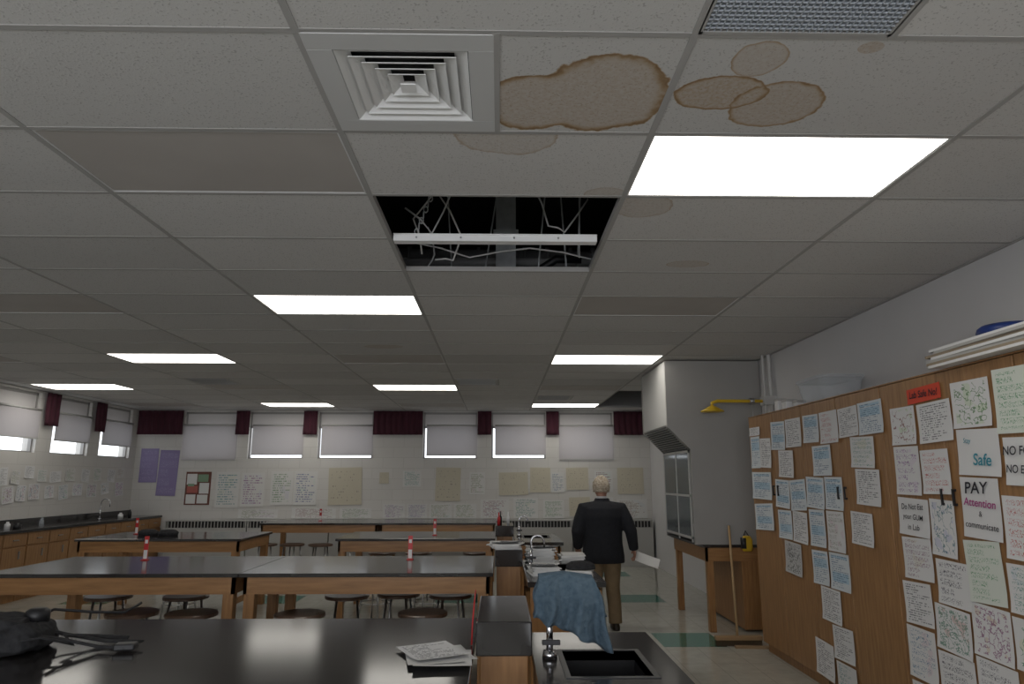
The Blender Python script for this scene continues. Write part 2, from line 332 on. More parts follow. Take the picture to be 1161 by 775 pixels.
def slotvent(loc):
    r=root('slotted_vent',loc,'square ceiling vent with dark slats','air vent','dark slatted ceiling vents')
    MB().box(-.298,.298,-.298,-.27,-.005,.01).box(-.298,.298,.27,.298,-.005,.01).box(-.298,-.26,-.27,.27,-.005,.01).box(.26,.298,-.27,.27,-.005,.01).obj('frame',M_conv,r)
    MB().box(-.27,.27,-.28,.28,.008,.014).obj('back_plate',M_convd,r); b=MB()
    for i in range(5): q=-.2+i*.1; b.box(-.26,.26,q-.008,q+.008,-.004,.006)
    b.obj('slat',M_conv,r); return r
v0=slotvent((-.319,yk(11)+.305,CZ)); dup(v0,(-.624-3.66+.305,yk(11)+.305,CZ)); dup(v0,(.901,yk(14)+.305,CZ))
r=root('return_air_grille',(.901,yk(-2)+.305,CZ),'white eggcrate return air grille in ceiling','air vent')
b=MB()
for i in range(31):
    q=-.29+i*.58/30; b.box(q-.0022,q+.0022,-.29,.29,-.002,.010).box(-.29,.29,q-.0022,q+.0022,-.002,.010)
b.obj('eggcrate_core',mk('grille_enamel',(.50,.54,.60),.5),r); MB().box(-.29,.29,-.29,.29,.03,.034).obj('back_plate',mk('grille_back',(.15,.18,.23),.7),r)
MB().box(-.298,.298,-.298,-.285,-.003,.03).box(-.298,.298,.285,.298,-.003,.03).box(-.298,-.285,-.298,.298,-.003,.03).box(.285,.298,-.298,.298,-.003,.03).obj('frame',M_tbar,r)
# void contents
r=root('hanging_channel',(-.02,3.69,2.905),'white perforated metal channel hung across open ceiling gap','metal channel')
MB().box(-.58,.57,-.03,.03,-.008,.03).box(-.58,.57,-.038,.038,.026,.034).obj('rail',M_vane,r,bevel=.003)
b=MB()
for x in(-.45,-.2,.1,.35): b.cyl((x,-.031,.012),(x,-.034,.012),.006,n=8)
b.obj('rivet',M_steel,r)
b=MB()
for i in range(16):
    rot=Matrix.Rotation((i%2)*math.pi/2,4,'Z')@Matrix.Rotation(math.pi/2,4,'X')@Matrix.Scale(1.5,4,Vector((0,1,0)))
    b.torus((-.47+i*.012,3.67,2.955+i*.033),.012,.003,10,5,rot)
top(b.obj('hanger_chain',M_galv,smooth=True),'short steel chain hanging inside ceiling void','chain')
top(MB().box(-.03,.12,4.9,5.1,2.95,3.78).box(-.05,.14,4.88,5.12,3.1,3.13).box(-.05,.14,4.88,5.12,3.4,3.43).obj('air_duct',M_galv),'galvanised vertical air duct above the ceiling','duct')
b=MB().tube([(-1.9,5.75,3.42),(2,5.75,3.38)],.16,18)
for i in range(12): b.tube([(-1.2+i*.2,5.75,3.415),(-1.17+i*.2,5.75,3.415)],.172,18)
top(b.obj('air_duct',mk('duct_wrap',(.25,.25,.25),.7),smooth=True),'dark ribbed round duct running above the ceiling','duct')
top(MB().tube([(-1.6,5.3,3.30),(1.8,5.3,3.32)],.035,12).obj('pipe',mk('grey_conduit',(.45,.45,.45),.5),smooth=True),'grey horizontal conduit above the ceiling','pipe','pipes above the ceiling')
for i,(x,y,dx) in enumerate([(.26,4.5,.08),(.45,4.4,-.05),(-.12,4.7,.12),(.5,4.1,.02),(-.33,4.6,-.06),(.56,4.8,.05)]):
    b=MB().cyl((x,y,2.95),(x+dx,y,3.79),.006,n=6); top(b.obj('hanger_rod',M_galv),'thin steel ceiling hanger rod','hanger rod','hanger rods above the ceiling')
cab_pts=[[(-.5,4.2,3.0),(-.55,4.1,3.2),(-.4,4.0,3.35),(-.25,4.1,3.1),(-.3,4.2,2.96),(-.42,4.25,2.98)],[(-.56,3.80,3.15),(-.4,3.82,3.0),(-.3,3.85,3.25),(-.1,3.9,3.5)],[(-.45,4.5,2.95),(-.5,4.5,3.0),(-.45,4.5,3.1),(-.5,4.5,3.3)],
 [(-.6,4.3,3.12),(-.2,4.32,3.02),(.2,4.3,3.08),(.6,4.28,3.0)],[(.55,4.0,3.3),(.4,4.0,3.08),(.3,4.0,3.12),(.2,4.0,3.4)]]
for pts in cab_pts:
    P_=[]
    for i in range(len(pts)-1):
        a,c_=Vector(pts[i]),Vector(pts[i+1]); P_+= [a,(a+c_)/2+Vector((.01,0,.01))]
    P_.append(Vector(pts[-1])); top(MB().tube(P_,.006,6).obj('electrical_cable',M_white,smooth=True),'loose white electrical cable in ceiling void','cable','loose cables above the ceiling')
for pts,rr in (([(.14,4.75,3.0),(.2,4.72,2.99),(.3,4.68,3.06),(.4,4.65,3.12),(.58,4.65,3.12)],.03),([(-.6,4.75,3.05),(-.4,4.75,3.0),(-.2,4.75,3.02)],.025)):
    top(MB().tube(pts,rr,10).obj('pipe',M_blk,smooth=True),'black insulated pipe above the ceiling','pipe','pipes above the ceiling')
# windows
def frame(b,a0,a1,axis):
    def bx(p0,p1,z0,z1):
        if axis=='b': b.box(p0,p1,YB+.05,YB+.10,z0,z1)
        else: b.box(XL-.10,XL-.05,p0,p1,z0,z1)
    bx(a0,a0+.03,ZS,ZT); bx(a1-.03,a1,ZS,ZT); bx(a0,a1,ZS,ZS+.02); bx(a0,a1,ZT-.04,ZT); bx(a0,a1,2.57,2.61)
M_frame=mk('window_frame',(.30,.29,.28),.5); wi=1
for a0,a1 in bw:
    b=MB(); frame(b,a0,a1,'b'); stru(b.obj('window_%d'%wi,M_frame)); wi+=1
for a0,a1 in lw:
    b=MB(); frame(b,a0,a1,'l'); stru(b.obj('window_%d'%wi,M_frame)); wi+=1
def shade(loc,w,h,rz,label):
    r=root('roller_shade',loc,label,'window shade','roller shades',rz)
    MB().grid(lambda u,v:(w*(u-.5),.0+.004*math.sin(u*9),-h*v),10,6).obj('shade_cloth',M_shade,r,smooth=True)
    MB().cyl((-w/2,0,.02),(w/2,0,.02),.018,n=12).obj('roller',M_conv,r,smooth=True)
    MB().box(-w/2,w/2,-.006,.006,-h-.02,-h).obj('hem_bar',M_conv,r); return r
for i,(a0,a1) in enumerate(bw):
    o=[.0,.045,.035,.035,.035,.0][i]; h=[.64,.535,.54,.545,.535,.62][i]
    shade(((a0+a1)/2+o,YB-.028,2.60),a1-a0-(.0 if o==0 else .07),h,0,'grey-white roller shade pulled down over a window')
    top(MB().box(a0+.03,a1-.03,YB+.06,YB+.065,2.61,ZT-.04).obj('window_film',M_shade2),'pale frosted film on upper window pane','window film','upper pane films')
for i,(a0,a1) in enumerate(lw):
    shade((XL+.03,(a0+a1)/2,2.60),a1-a0-.02,.40,math.pi/2,'grey-white roller shade half lowered, bright daylight below')
    top(MB().box(XL-.065,XL-.06,a0+.03,a1-.03,2.61,ZT-.04).obj('window_film',M_shade2),'pale frosted film on upper window pane','window film','upper pane films')
def curtain(loc,w,h,rz):
    n=max(8,int(w*60))
    b=MB(); b.grid(lambda u,v:(w*(u-.5),.012*math.sin(u*w*55+.6*math.sin(v*4)),-h*v),n*2,6)
    o=b.obj('curtain',M_maroon,smooth=True,loc=loc); o.rotation_euler[2]=rz
    q=o.modifiers.new('t','SOLIDIFY'); q.thickness=.004
    return top(o,'short gathered maroon curtain beside a window','curtain','maroon window curtains')
for a0,a1 in [(-6.98,-6.11),(-5.10,-4.84),(-3.80,-3.53),(-2.45,-1.49),(-.42,-.15),(.92,1.17),(2.24,2.93)]: curtain(((a0+a1)/2,YB-.075,2.895),a1-a0,.46,0)
for a0,a1 in [(9.18,9.48),(10.56,10.88),(11.88,12.18)]: curtain((XL+.075,(a0+a1)/2,2.895),a1-a0,.5,math.pi/2)
# ------------------------------------------------------------ sheets
BX=Matrix(((0,0,-1),(-1,0,0),(0,1,0))); BB=Matrix(((1,0,0),(0,0,-1),(0,1,0))); BL=Matrix(((0,0,1),(1,0,0),(0,1,0))); BF=Matrix.Identity(3)
def sheet(loc,w,h,B,mat,label,cat='poster',group=None,name='poster',curl=.012,rot=0,texts=()):
    me=bpy.data.meshes.new(name); n=5; sgn=random.choice((-1,1))
    vs=[];uv=[]
    for j in range(n+1):
        for i in range(n+1):
            u,v=i/n,j/n; z=curl*max(0,(.35-v))**2*6+curl*.5*max(0,sgn*(u-.5))**2*(2)
            vs.append(((u-.5)*w,(v-.5)*h,z)); uv.append((u,v))
    fs=[(j*(n+1)+i,j*(n+1)+i+1,(j+1)*(n+1)+i+1,(j+1)*(n+1)+i) for j in range(n) for i in range(n)]
    me.from_pydata(vs,[],fs); L=me.uv_layers.new(name='UVMap')
    for l in me.loops: L.data[l.index].uv=uv[l.vertex_index]
    me.materials.append(mat)
    for p in me.polygons: p.use_smooth=True
    o=bpy.data.objects.new(name,me); C.objects.link(o); o.location=loc
    o.rotation_euler=(B@Matrix.Rotation(rot,3,'Z')).to_euler()
    top(o,label,cat,group)
    for (s_,x,y,size,tm,st_) in texts:
        cu=bpy.data.curves.new('t','FONT'); cu.body=s_; cu.size=size; cu.align_x='CENTER'; cu.align_y='CENTER'; cu.offset=size*(.012 if size>.05 else .004); cu.shear=.15
        to=bpy.data.objects.new('t',cu); C.objects.link(to); bpy.context.view_layer.update()
        tme=bpy.data.meshes.new_from_object(to); bpy.data.objects.remove(to)
        tme.materials.clear(); tme.materials.append(tm)
        to=bpy.data.objects.new('lettering',tme); C.objects.link(to); to.parent=o; to.location=(x,y,curl*.75+.002); to.scale=(st_,1,1); to.rotation_euler[2]=random.uniform(-.06,.06)
    return o
cabs=[((6.53,6.79,2.00,2.08),0),((6.55,6.78,1.69,1.99),1),((6.29,6.54,1.69,1.96),0),((6.33,6.80,1.40,1.65),1),((6.34,6.78,1.12,1.36),1),((5.95,6.26,1.84,2.09),1),((5.63,5.93,1.85,2.09),0),((5.82,6.13,1.60,1.83),0),((5.95,6.24,1.34,1.58),1),((5.63,5.93,1.33,1.58),1),((5.94,6.23,1.08,1.32),1),((5.65,5.92,1.07,1.32),0),((5.81,6.13,0.80,1.06),'d'),((5.31,5.58,1.87,2.09),1),((5.00,5.29,1.85,2.09),5),((5.15,5.45,1.61,1.84),1),((5.31,5.61,1.36,1.60),1),((5.02,5.29,1.36,1.60),1),((5.34,5.60,1.07,1.35),1),((5.04,5.31,1.06,1.35),3),
((5.34,5.61,0.79,1.04),1),((5.02,5.32,0.79,1.05),1),((5.20,5.50,0.54,0.78),0),((5.06,5.36,0.30,0.53),0),((5.38,5.68,0.11,0.37),0),((5.06,5.35,0.06,0.28),3),((4.71,4.99,1.88,2.09),0),((4.40,4.70,1.88,2.10),1),((4.54,4.85,1.66,1.87),3),((4.51,4.82,1.41,1.65),0),((4.65,4.94,1.14,1.36),0),
((4.06,4.31,1.79,2.02),4),((3.72,4.03,1.79,2.02),0),((4.06,4.32,1.49,1.78),3),((3.79,4.05,1.50,1.75),5),((4.03,4.33,1.25,1.47),'gum'),((3.80,4.02,1.16,1.47),4),((4.04,4.33,1.00,1.24),3),((3.74,4.02,0.90,1.14),2),((4.09,4.37,0.74,0.98),0),((3.78,4.08,0.65,0.89),6),((4.11,4.38,0.43,0.72),3),((3.79,4.09,0.40,0.64),2),((3.74,3.99,.15,.39),0),((4.10,4.38,.13,.41),4),
((3.41,3.71,1.85,2.10),4),((3.39,3.71,1.60,1.84),'safe'),((3.44,3.73,1.28,1.59),'pay'),((3.48,3.75,.96,1.27),7),((3.48,3.76,.69,.95),6),((3.48,3.77,.44,.68),2),((3.46,3.73,.18,.42),3),((3.10,3.38,1.80,2.12),7),((3.10,3.37,1.55,1.78),'nofood'),((3.17,3.43,1.20,1.50),5),((3.17,3.46,.95,1.18),3),((3.17,3.47,.69,.93),4),((3.15,3.44,.44,.67),0),((2.85,3.08,1.3,1.6),3),((2.85,3.08,.9,1.2),2)]
names={0:'white printed safety page taped to wooden cabinet',1:'pale blue printed notice in plastic sleeve on cabinet',2:'page with bold black marker writing on cabinet',3:'page with blue handwriting taped to cabinet',4:'hand-drawn coloured sketch page on cabinet',5:'page with red marker writing on cabinet',6:'page of scribbled drawings taped to cabinet',7:'page with green marker drawing on cabinet'}
for (y0,y1,z0,z1),k in cabs:
    w,h=y1-y0,z1-z0; loc=(2.494 if y0<3.45 else 2.492,(y0+y1)/2,(z0+z1)/2); rot=random.uniform(-.05,.05); tx=()
    if k=='d': mt=P_dark; lab='dark geometric line drawing taped to cabinet'
    elif k=='safe': mt=P_plain; lab='poster with teal handwritten word Safe'; tx=(('Safe',.03,-.04,.085,I_teal,1),('Stay',-.07,.06,.035,I_teal,1))
    elif k=='pay': mt=P_plain; lab='poster reading pay attention and communicate'; tx=(('PAY',-.02,.10,.085,I_blk,1.15),('Attention',0,.025,.058,I_mag,1.05),('&',0,-.03,.04,I_blk,1),('communicate',0,-.09,.046,I_blk,.98))
    elif k=='nofood': mt=P_plain; lab='poster reading no food no entry'; tx=(('NO FOOD',0,.05,.06,I_blk,.95),('NO ENTRY',0,-.04,.055,I_blk,.9))
    elif k=='gum': mt=P_plain; lab='poster telling students not to eat gum in lab'; tx=(('Do Not Eat',0,.06,.048,I_blk,.95),('your GUM',0,0,.045,I_blk,1),('in Lab',0,-.06,.048,I_blk,1))
    else: mt=PM[k]; lab=names[k]
    sheet(loc,w,h,BX,mt,lab,group='sheets taped to the wooden cabinets',rot=rot,texts=tx,curl=.009)
sheet((2.492,3.95,2.075),.32,.09,BX,P_redsign,'orange-red paper sign reading Lab Safe No!','sign',name='sign',rot=.03,curl=.004,texts=(('Lab Safe No!',0,0,.058,I_blk,.9),))
backs=[((-6.89,-6.55,1.53,2.17),P_purple),((-6.53,-6.16,1.28,2.14),P_purple),((-5.41,-4.97,1.06,1.73),P_white),((-4.93,-4.49,1.08,1.71),P_white),((-4.37,-3.95,1.11,1.74),P_white),((-3.93,-3.49,1.11,1.74),P_white),((-3.27,-2.63,1.11,1.81),P_cream),((-2.30,-2.12,1.51,1.72),P_cream),((-2.21,-1.79,.86,1.13),P_white),((-1.76,-1.37,.86,1.13),P_white),((-1.22,-.74,1.18,1.81),P_cream),((-1.33,-.90,.86,1.13),P_white),((-.86,-.43,.86,1.13),P_white),((-.57,-.27,1.31,1.72),P_white),((0,.56,1.29,1.72),P_cream),((.60,.99,1.34,1.81),P_cream),((1.01,1.26,1.34,1.72),P_white),((1.30,1.73,1.39,1.81),P_cream),((-.35,.19,.86,1.21),P_white),((.28,.75,.86,1.24),P_white),((.85,1.25,.86,1.2),P_white),((1.85,2.2,1.35,1.75),P_white),((2.29,2.80,1.31,1.81),P_cream),((2.27,2.85,.86,1.21),P_white),((-3.03,-2.43,.86,1.05),P_white),((-3.94,-3.10,.86,1.05),P_white),((-4.95,-4.2,.86,1.03),P_white),((1.35,1.75,.9,1.25),P_cream),((-1.85,-1.5,1.45,1.75),P_white),((1.85,2.2,.9,1.25),P_white)]
for (x0,x1,z0,z1),mt in backs:
    lab={'cream_chart':'large cream chart paper with handwriting on block wall','white_chart':'large white chart paper with writing on block wall','lavender_chart':'tall lavender paper hanging on block wall'}[mt.name]
    sheet(((x0+x1)/2,YB-.006,(z0+z1)/2),x1-x0,z1-z0,BB,mt,lab,group='charts on the block wall',rot=random.uniform(-.02,.02))
o=sheet((-5.75,YB-.006,1.42),.48,.62,BB,P_dkred,'dark red poster board with small coloured papers','poster','charts on the block wall',curl=.004)
for n_,(x,y,w,h,mt) in enumerate([(-.12,.17,.19,.2,P_blank),(.09,.19,.2,.14,I_grn),(.12,.0,.18,.2,P_blank),(-.1,-.02,.2,.13,I_red),(-.12,-.2,.18,.17,P_blank),(.1,-.2,.2,.16,P_blank),(-.13,.06,.12,.05,I_grn)]):
    MB().box(x-w/2,x+w/2,y-h/2,y+h/2,.006+.0006*n_,.0075+.0006*n_).obj('card',mt,o)
lfs=[(9.87,10.04,1.50,1.75),(9.96,10.21,1.25,1.48),(10.09,10.31,1.52,1.71),(10.24,10.47,1.27,1.50),(10.37,10.60,1.60,1.78),(10.50,10.78,1.29,1.52),(10.66,10.90,1.55,1.73),(10.87,11.12,1.30,1.49),(10.95,11.26,1.54,1.71),(11.21,11.48,1.27,1.50),(11.34,11.62,1.56,1.76),(11.57,11.86,1.32,1.52),(11.77,12.02,1.54,1.75),(11.96,12.28,1.29,1.51),(12.11,12.38,1.56,1.78),(12.38,12.66,1.33,1.53),(12.55,12.81,1.54,1.76),(12.83,13.13,1.29,1.54),(12.86,13.10,1.61,1.80),(9.55,9.8,1.3,1.55),(9.5,9.75,1.6,1.8)]
for i,(y0,y1,z0,z1) in enumerate(lfs):
    sheet((XL+.006,(y0+y1)/2,(z0+z1)/2),(y1-y0)*.9,z1-z0,BL,[PM[0],PM[6],P_white,PM[4]][i%4],['white printed page pinned to block wall','page of scribbled drawings pinned to block wall','white chart paper pinned to block wall','coloured sketch page pinned to block wall'][i%4],group='student pages on the side wall',rot=random.uniform(-.12,.12))
# ------------------------------------------------------------ lab tables
def table(x0,x1,y0,y1,label='black-topped lab table with square oak legs'):
    r=root('lab_table',((x0+x1)/2,(y0+y1)/2,0),label,'table','black-topped lab tables'); a,c=(x1-x0)/2,(y1-y0)/2
    MB().box(-a,a,-c,c,.872,.90).obj('tabletop',M_top,r,bevel=.004)
    MB().box(-a+.03,a-.03,-c+.03,-c+.055,.75,.872).box(-a+.03,a-.03,c-.055,c-.03,.75,.872).box(-a+.03,-a+.055,-c+.03,c-.03,.75,.872).box(a-.055,a-.03,-c+.03,c-.03,.75,.872).obj('apron',M_woodx,r)
    for sx in(-1,1):
        for sy in(-1,1):
            X_,Y_=sx*(a-.075),sy*(c-.075); MB().box(X_-.04,X_+.04,Y_-.04,Y_+.04,0,.87).obj('leg',M_woodz,r,bevel=.004)
    for sx in(-1,1): MB().box(sx*(a-.075)-.015,sx*(a-.075)+.015,-c+.1,c-.1,.15,.22).obj('stretcher',M_woodx,r)
    return r
table(-3.82,-1.925,5.32,6.5); table(-1.92,-.04,5.32,6.5)
table(-4.95,-3.02,8.35,9.5); table(-1.92,-.04,8.35,9.5)
table(-3.82,-1.925,11.3,12.45); table(-1.92,-.04,11.3,12.45)
table(-3.9,-.1,2.36,3.64,'long black-topped lab table with papers and bag')
def faucet(par,x,y,z,h,d=1):
    b=MB().cyl((x,y,z),(x,y,z+.03),.03,.026).cyl((x,y,z+.03),(x,y,z+h*.55),.013); f=b.obj('faucet',M_chrome,par,smooth=True)
    pts=[(x,y,z+h*.5),(x,y,z+h*.78)]; R=h*.22
    for i in range(9):
        a=math.pi*i/8; pts.append((x+d*(R-R*math.cos(a)),y,z+h*.78+R*math.sin(a)))
    pts.append((x+d*2*R,y,z+h*.62)); MB().tube(pts,.008,10).obj('spout',M_chrome,f,smooth=True)
    MB().cyl((x,y-.02,z+.07),(x,y-.07,z+.075),.008).box(x-.035,x+.035,y-.085,y-.07,z+.066,z+.084).obj('handle',M_blk,f,bevel=.003); return f
M_resin=mk('sink_resin',(.01,.01,.011),.4)
def island(dx,yf,fh=.24,near=-1.64,label='oak sink island with black raised shelf and faucet'):
    r=root('sink_island',(dx,yf,0),label,'sink island','oak sink islands')
    MB().box(-.075,.12,-.70,-.10,0,.89).obj('pedestal',M_woodz,r,bevel=.004)
    MB().box(-.09,.135,-.73,-.09,.89,1.02).obj('raised_shelf',M_top,r,bevel=.006)
    x0,x1,y0,y1=.137,.67,near,-.34; hx0,hx1,hy0,hy1=.256,.55,-1.06,-.69
    MB().box(x0,x1,y0,hy0,.865,.90).box(x0,x1,hy1,y1,.865,.90).box(x0,hx0,hy0,hy1,.865,.90).box(hx1,x1,hy0,hy1,.865,.90).obj('worktop',M_top,r)
    MB().box(hx0,hx1,hy0,hy1,.70,.71).box(hx0-.008,hx0,hy0,hy1,.70,.899).box(hx1,hx1+.008,hy0,hy1,.70,.899).box(hx0,hx1,hy0-.008,hy0,.70,.899).box(hx0,hx1,hy1,hy1+.008,.70,.899).box(hx0-.02,hx1+.02,hy0-.02,hy0,.899,.903).box(hx0-.02,hx1+.02,hy1,hy1+.02,.899,.903).box(hx0-.02,hx0,hy0,hy1,.899,.903).box(hx1,hx1+.02,hy0,hy1,.899,.903).obj('sink_basin',M_resin,r)
    MB().box(x0+.02,x1-.04,y0+.03,y1-.02,0.0,.69).box(x0+.02,x1-.04,y0+.03,y0+.05,.69,.865).box(x1-.06,x1-.04,y0+.03,y1-.02,.69,.865).box(x0+.02,x1-.04,y1-.04,y1-.02,.69,.865).obj('body',M_woodz,r)
    for q in(0,1):
        ya=y0+.05+q*.61; d=MB().box(x1-.04,x1-.022,ya,ya+.59,.1,.84).obj('door',M_woodz,r,bevel=.003); MB().box(x1-.022,x1-.004,ya+.27,ya+.36,.72,.735).obj('handle',M_blk,d)
    faucet(r,.20,-.80,.90,fh); return r
island(0,3.64,.30); island(.06,6.5); island(.05,9.5)
# ------------------------------------------------------------ stools
def stool():
    r=root('stool',(0,0,0),'round dark brown lab stool with steel legs','stool','round lab stools')
    MB().rings([(0,0,.575,.165,.165),(0,0,.58,.185,.185),(0,0,.60,.188,.188),(0,0,.607,.18,.18)],28).obj('seat',M_stool,r,smooth=False)
    for i in range(4):
        a=math.pi/4+i*math.pi/2; MB().tube([(.12*math.cos(a),.12*math.sin(a),.575),(.19*math.cos(a),.19*math.sin(a),0)],.011,8).obj('leg',M_steel,r,smooth=True)
    MB().torus((0,0,.22),.168,.007,28,6).obj('foot_ring',M_steel,r,smooth=True); return r
st0=stool(); spots=[(-2.76,5.50),(-2.30,5.46),(-1.48,5.42),(-.57,5.45),(-3.35,6.25),(-2.69,6.25),(-1.31,6.25),(-.88,6.35),(-.42,6.28),(-3.2,11.05),(-2.75,11.0),(-3.62,11.05),(-2.28,11.1),(-1.4,8.2),(-.8,8.25),(-.3,9.75),(-3.6,8.2),(-1.1,9.8),(-1.6,9.8)]
st0.location=(*spots[0],0); st0.rotation_euler[2]=.3
for x,y in spots[1:]: dup(st0,(x,y,0),random.uniform(0,1.5))
def tsign(x,y,label='small upright red and white tag on a stand'):
    r=root('table_sign',(x,y,.90),label,'sign stand','red table stands'); MB().box(-.03,.03,-.02,.02,0,.006).obj('base',M_red,r,bevel=.002)
    MB().box(-.019,.019,-.002,.002,.006,.20).obj('sign_plate',M_red,r); MB().box(-.016,.016,-.004,-.0025,.012,.085).obj('card',P_blank,r); MB().box(-.012,.012,-.004,-.0025,.14,.17).obj('card',P_blank,r)
    return r
a=tsign(-3.05,6.2)
for x,y in [(-.77,6.2),(-4.62,9.1),(-.80,8.85),(-3.0,11.9)]: dup(a,(x,y,.90))
# ------------------------------------------------------------ paper piles
def pstack(x,y,z,n,w=.216,d=.28,rz=0,label='untidy stack of white papers'):
    b=MB()
    for i in range(n):
        M=Matrix.Translation((random.uniform(-.012,.012),random.uniform(-.012,.012),0))@Matrix.Rotation(random.uniform(-.12,.12),4,'Z'); b.box(-w/2,w/2,-d/2,d/2,i*.006,i*.006+.0059,M)
    o=b.obj('paper_stack',P_blank,loc=(x,y,z)); o.rotation_euler[2]=rz; return top(o,label,'paper stack','stacks of papers')
pstack(.05,5.93,1.021,7,rz=.1); pstack(.06,6.25,1.021,4,rz=1.45)
pstack(.345,5.99,.902,20,rz=.03); pstack(.615,5.99,.902,11,rz=-.03,w=.19); pstack(.33,5.24,.902,10,rz=.08,w=.19,d=.25); pstack(.59,5.22,.902,6,rz=-.1,w=.19,d=.25)
o=MB().rings([(0,0,0,.11,.08),(0,0,.03,.105,.08),(0,0,.05,.07,.05),(0,0,.055,.03,.03)],18,.8).obj('fabric_bundle',M_fab,smooth=True,loc=(.60,5.22,.942)); top(o,'dark crumpled fabric bundle on papers','fabric bundle')
for i,(x,y,rz) in enumerate([(-.22,2.90,.30),(-.25,2.85,.18),(-.21,2.80,.05),(-.26,2.90,.45)]):
    sheet((x,y,.9015+.004*i),.216,.28,BF,PM[0] if i==3 else P_blank,'loose white sheet of paper on black lab table','paper','loose papers on the table',name='paper',curl=.012,rot=rz)
for i,(x,y,z,rz) in enumerate([(.36,5.98,1.024,.3),(.05,5.92,1.066,.5),(.33,5.24,.965,-.3)]):
    sheet((x,y,z),.216,.28,BF,PM[0],'loose printed sheet lying over a pile','paper','loose papers on sink islands',name='paper',curl=.03,rot=rz)
b=MB().tube([(-.112,3.05,.903),(-.110,3.07,.98),(-.104,3.09,1.06),(-.10,3.12,1.11)],[.007,.007,.006,.005],8,flat=.5)
top(b.obj('red_strap',M_red,smooth=True),'thin red plastic strap standing by black shelf','strap')
def tw(u,v):
    fr=abs(v-.5)*2; wd=.22+.05*fr; x=.265+(u-.5)*wd+.024*fr*(u+.2); drop=(.16+.12*u) if v<.5 else .17
    z=1.225-drop*fr**1.1-.03*abs(u-.42)**1.3; y=2.84+(-.065 if v<.5 else .065)*min(1,fr*2.4)**.55+(.028*math.sin(u*15+fr*1.5)+.008*math.sin(u*33+fr*5))*fr
    return (x+.006*math.sin(fr*9+u*5),y,z+.006*math.sin(u*26)*fr)
o=MB().grid(tw,40,32).obj('towel',M_towel,smooth=True); q=o.modifiers.new('t','SOLIDIFY'); q.thickness=.012; top(o,'damp grey-blue towel draped over the sink faucet','towel')
r=root('camera_bag',(-2.08,2.98,.905),'black creased fabric camera bag with trailing straps on table','bag',rz=.2)
o=MB().rings([(0,0,.0,.22,.15),(0,0,.02,.25,.17),(0,0,.08,.24,.165),(.01,0,.11,.19,.13),(.02,0,.12,.06,.05)],28,.55).obj('bag_body',M_fab,r,smooth=True); crumple(o,.035)
o=MB().rings([(-.02,-.02,.09,.2,.13),(-.02,-.02,.125,.18,.12),(-.03,-.02,.14,.10,.06)],20,.6).obj('flap',M_fab,r,smooth=True); crumple(o,.03)
MB().rings([(.17,.04,.09,.045,.045),(.17,.04,.14,.045,.045),(.17,.04,.15,.03,.03)],16).obj('lens_cap',M_blk,r,smooth=True)
o=MB().rings([(-.05,-.14,.01,.1,.05),(-.05,-.15,.05,.1,.05),(-.05,-.14,.085,.08,.03)],18,.6).obj('pocket',M_blk,r,smooth=True); crumple(o,.015)
MB().tube([(.2,-.05,.06),(.32,-.1,.05),(.45,-.08,.012),(.56,-.13,.012),(.60,-.05,.018),(.45,.02,.012),(.28,.05,.04),(.18,.05,.07)],.014,8,flat=.35).obj('strap',M_fab,r,smooth=True)
MB().tube([(.15,-.12,.05),(.27,-.16,.07),(.36,-.10,.03),(.30,-.02,.05),(.40,.08,.02),(.52,.06,.012)],.012,8,flat=.35).obj('strap',M_fab,r,smooth=True)
MB().tube([(.1,.1,.08),(.2,.12,.13),(.33,.2,.10),(.45,.22,.09),(.5,.28,.12)],.006,8).obj('cord',M_blk,r,smooth=True)
MB().box(.52,.60,-.14,-.08,.002,.027).obj('buckle',M_blk,r,bevel=.006)
for k,(x,y) in enumerate([(-4.37,8.9),(-4.10,8.85)]):
    top(MB().rings([(0,0,0,.11,.07),(0,0,.04,.12,.075),(0,0,.07,.08,.05),(0,0,.075,.02,.02)],20,.7).obj('camera_pouch',M_fab,smooth=True,loc=(x,y,.901)),'small black pouch on lab table','pouch','black pouches')
# ------------------------------------------------------------ tall cabinets
CX=2.5
for i in range(4):
    y1=6.83-1.2*i; y0=y1-1.2; r=root('wooden_cabinet',(CX,(y0+y1)/2,0),'tall oak storage cabinet covered with taped pages','cabinet','tall oak storage cabinets')
    MB().box(.022,.445,-.598,.598,.08,2.19).box(.05,.445,-.598,.598,0,.08).obj('body',M_gapshade if i else M_cab,r)  # darker body colour stands in for shade between the doors
    MB().box(.0,.445,-.598,.598,2.182,2.191).obj('top_board',M_cab,r)
    for q in(-1,1):
        a,c=(-.594,-.003) if q<0 else (.003,.594)
        d=MB().box(0,.02,a,c,.09,2.178).obj('door',M_cab,r,bevel=.003)
        hy=-.05 if q<0 else .05
        MB().box(-.020,-.012,hy-.007,hy+.007,1.44,1.53).box(-.014,0,hy-.007,hy+.007,1.44,1.453).box(-.014,0,hy-.007,hy+.007,1.517,1.53).obj('handle',M_blk,d)
bmats=[M_white,mk('tan_board',(.30,.24,.17),.8),M_conv]
for i in range(7):
    a=(random.uniform(-.03,.03)); o=MB().box(-.28,.20,-.55,.5,0,.0143).obj('foam_board',bmats[i%3],loc=(2.70+a*.5,3.28+a*3,2.193+i*.0145)); o.rotation_euler[2]=a
    top(o,'flat poster board stacked on top of cabinet','board','boards stacked on the cabinet')
r=root('tape_roll',(2.62,3.40,2.295),'dark blue round roll lying on stacked boards','roll'); MB().torus((0,0,.035),.10,.035,28,10).obj('outer_roll',mk('blue_wrap',(.01,.03,.15),.4),r,smooth=True); MB().torus((0,0,.035),.065,.012,24,8).obj('core',M_blk,r,smooth=True)
r=root('plastic_box',(2.70,5.5,2.192),'clear plastic storage box on top of cabinet','storage box')
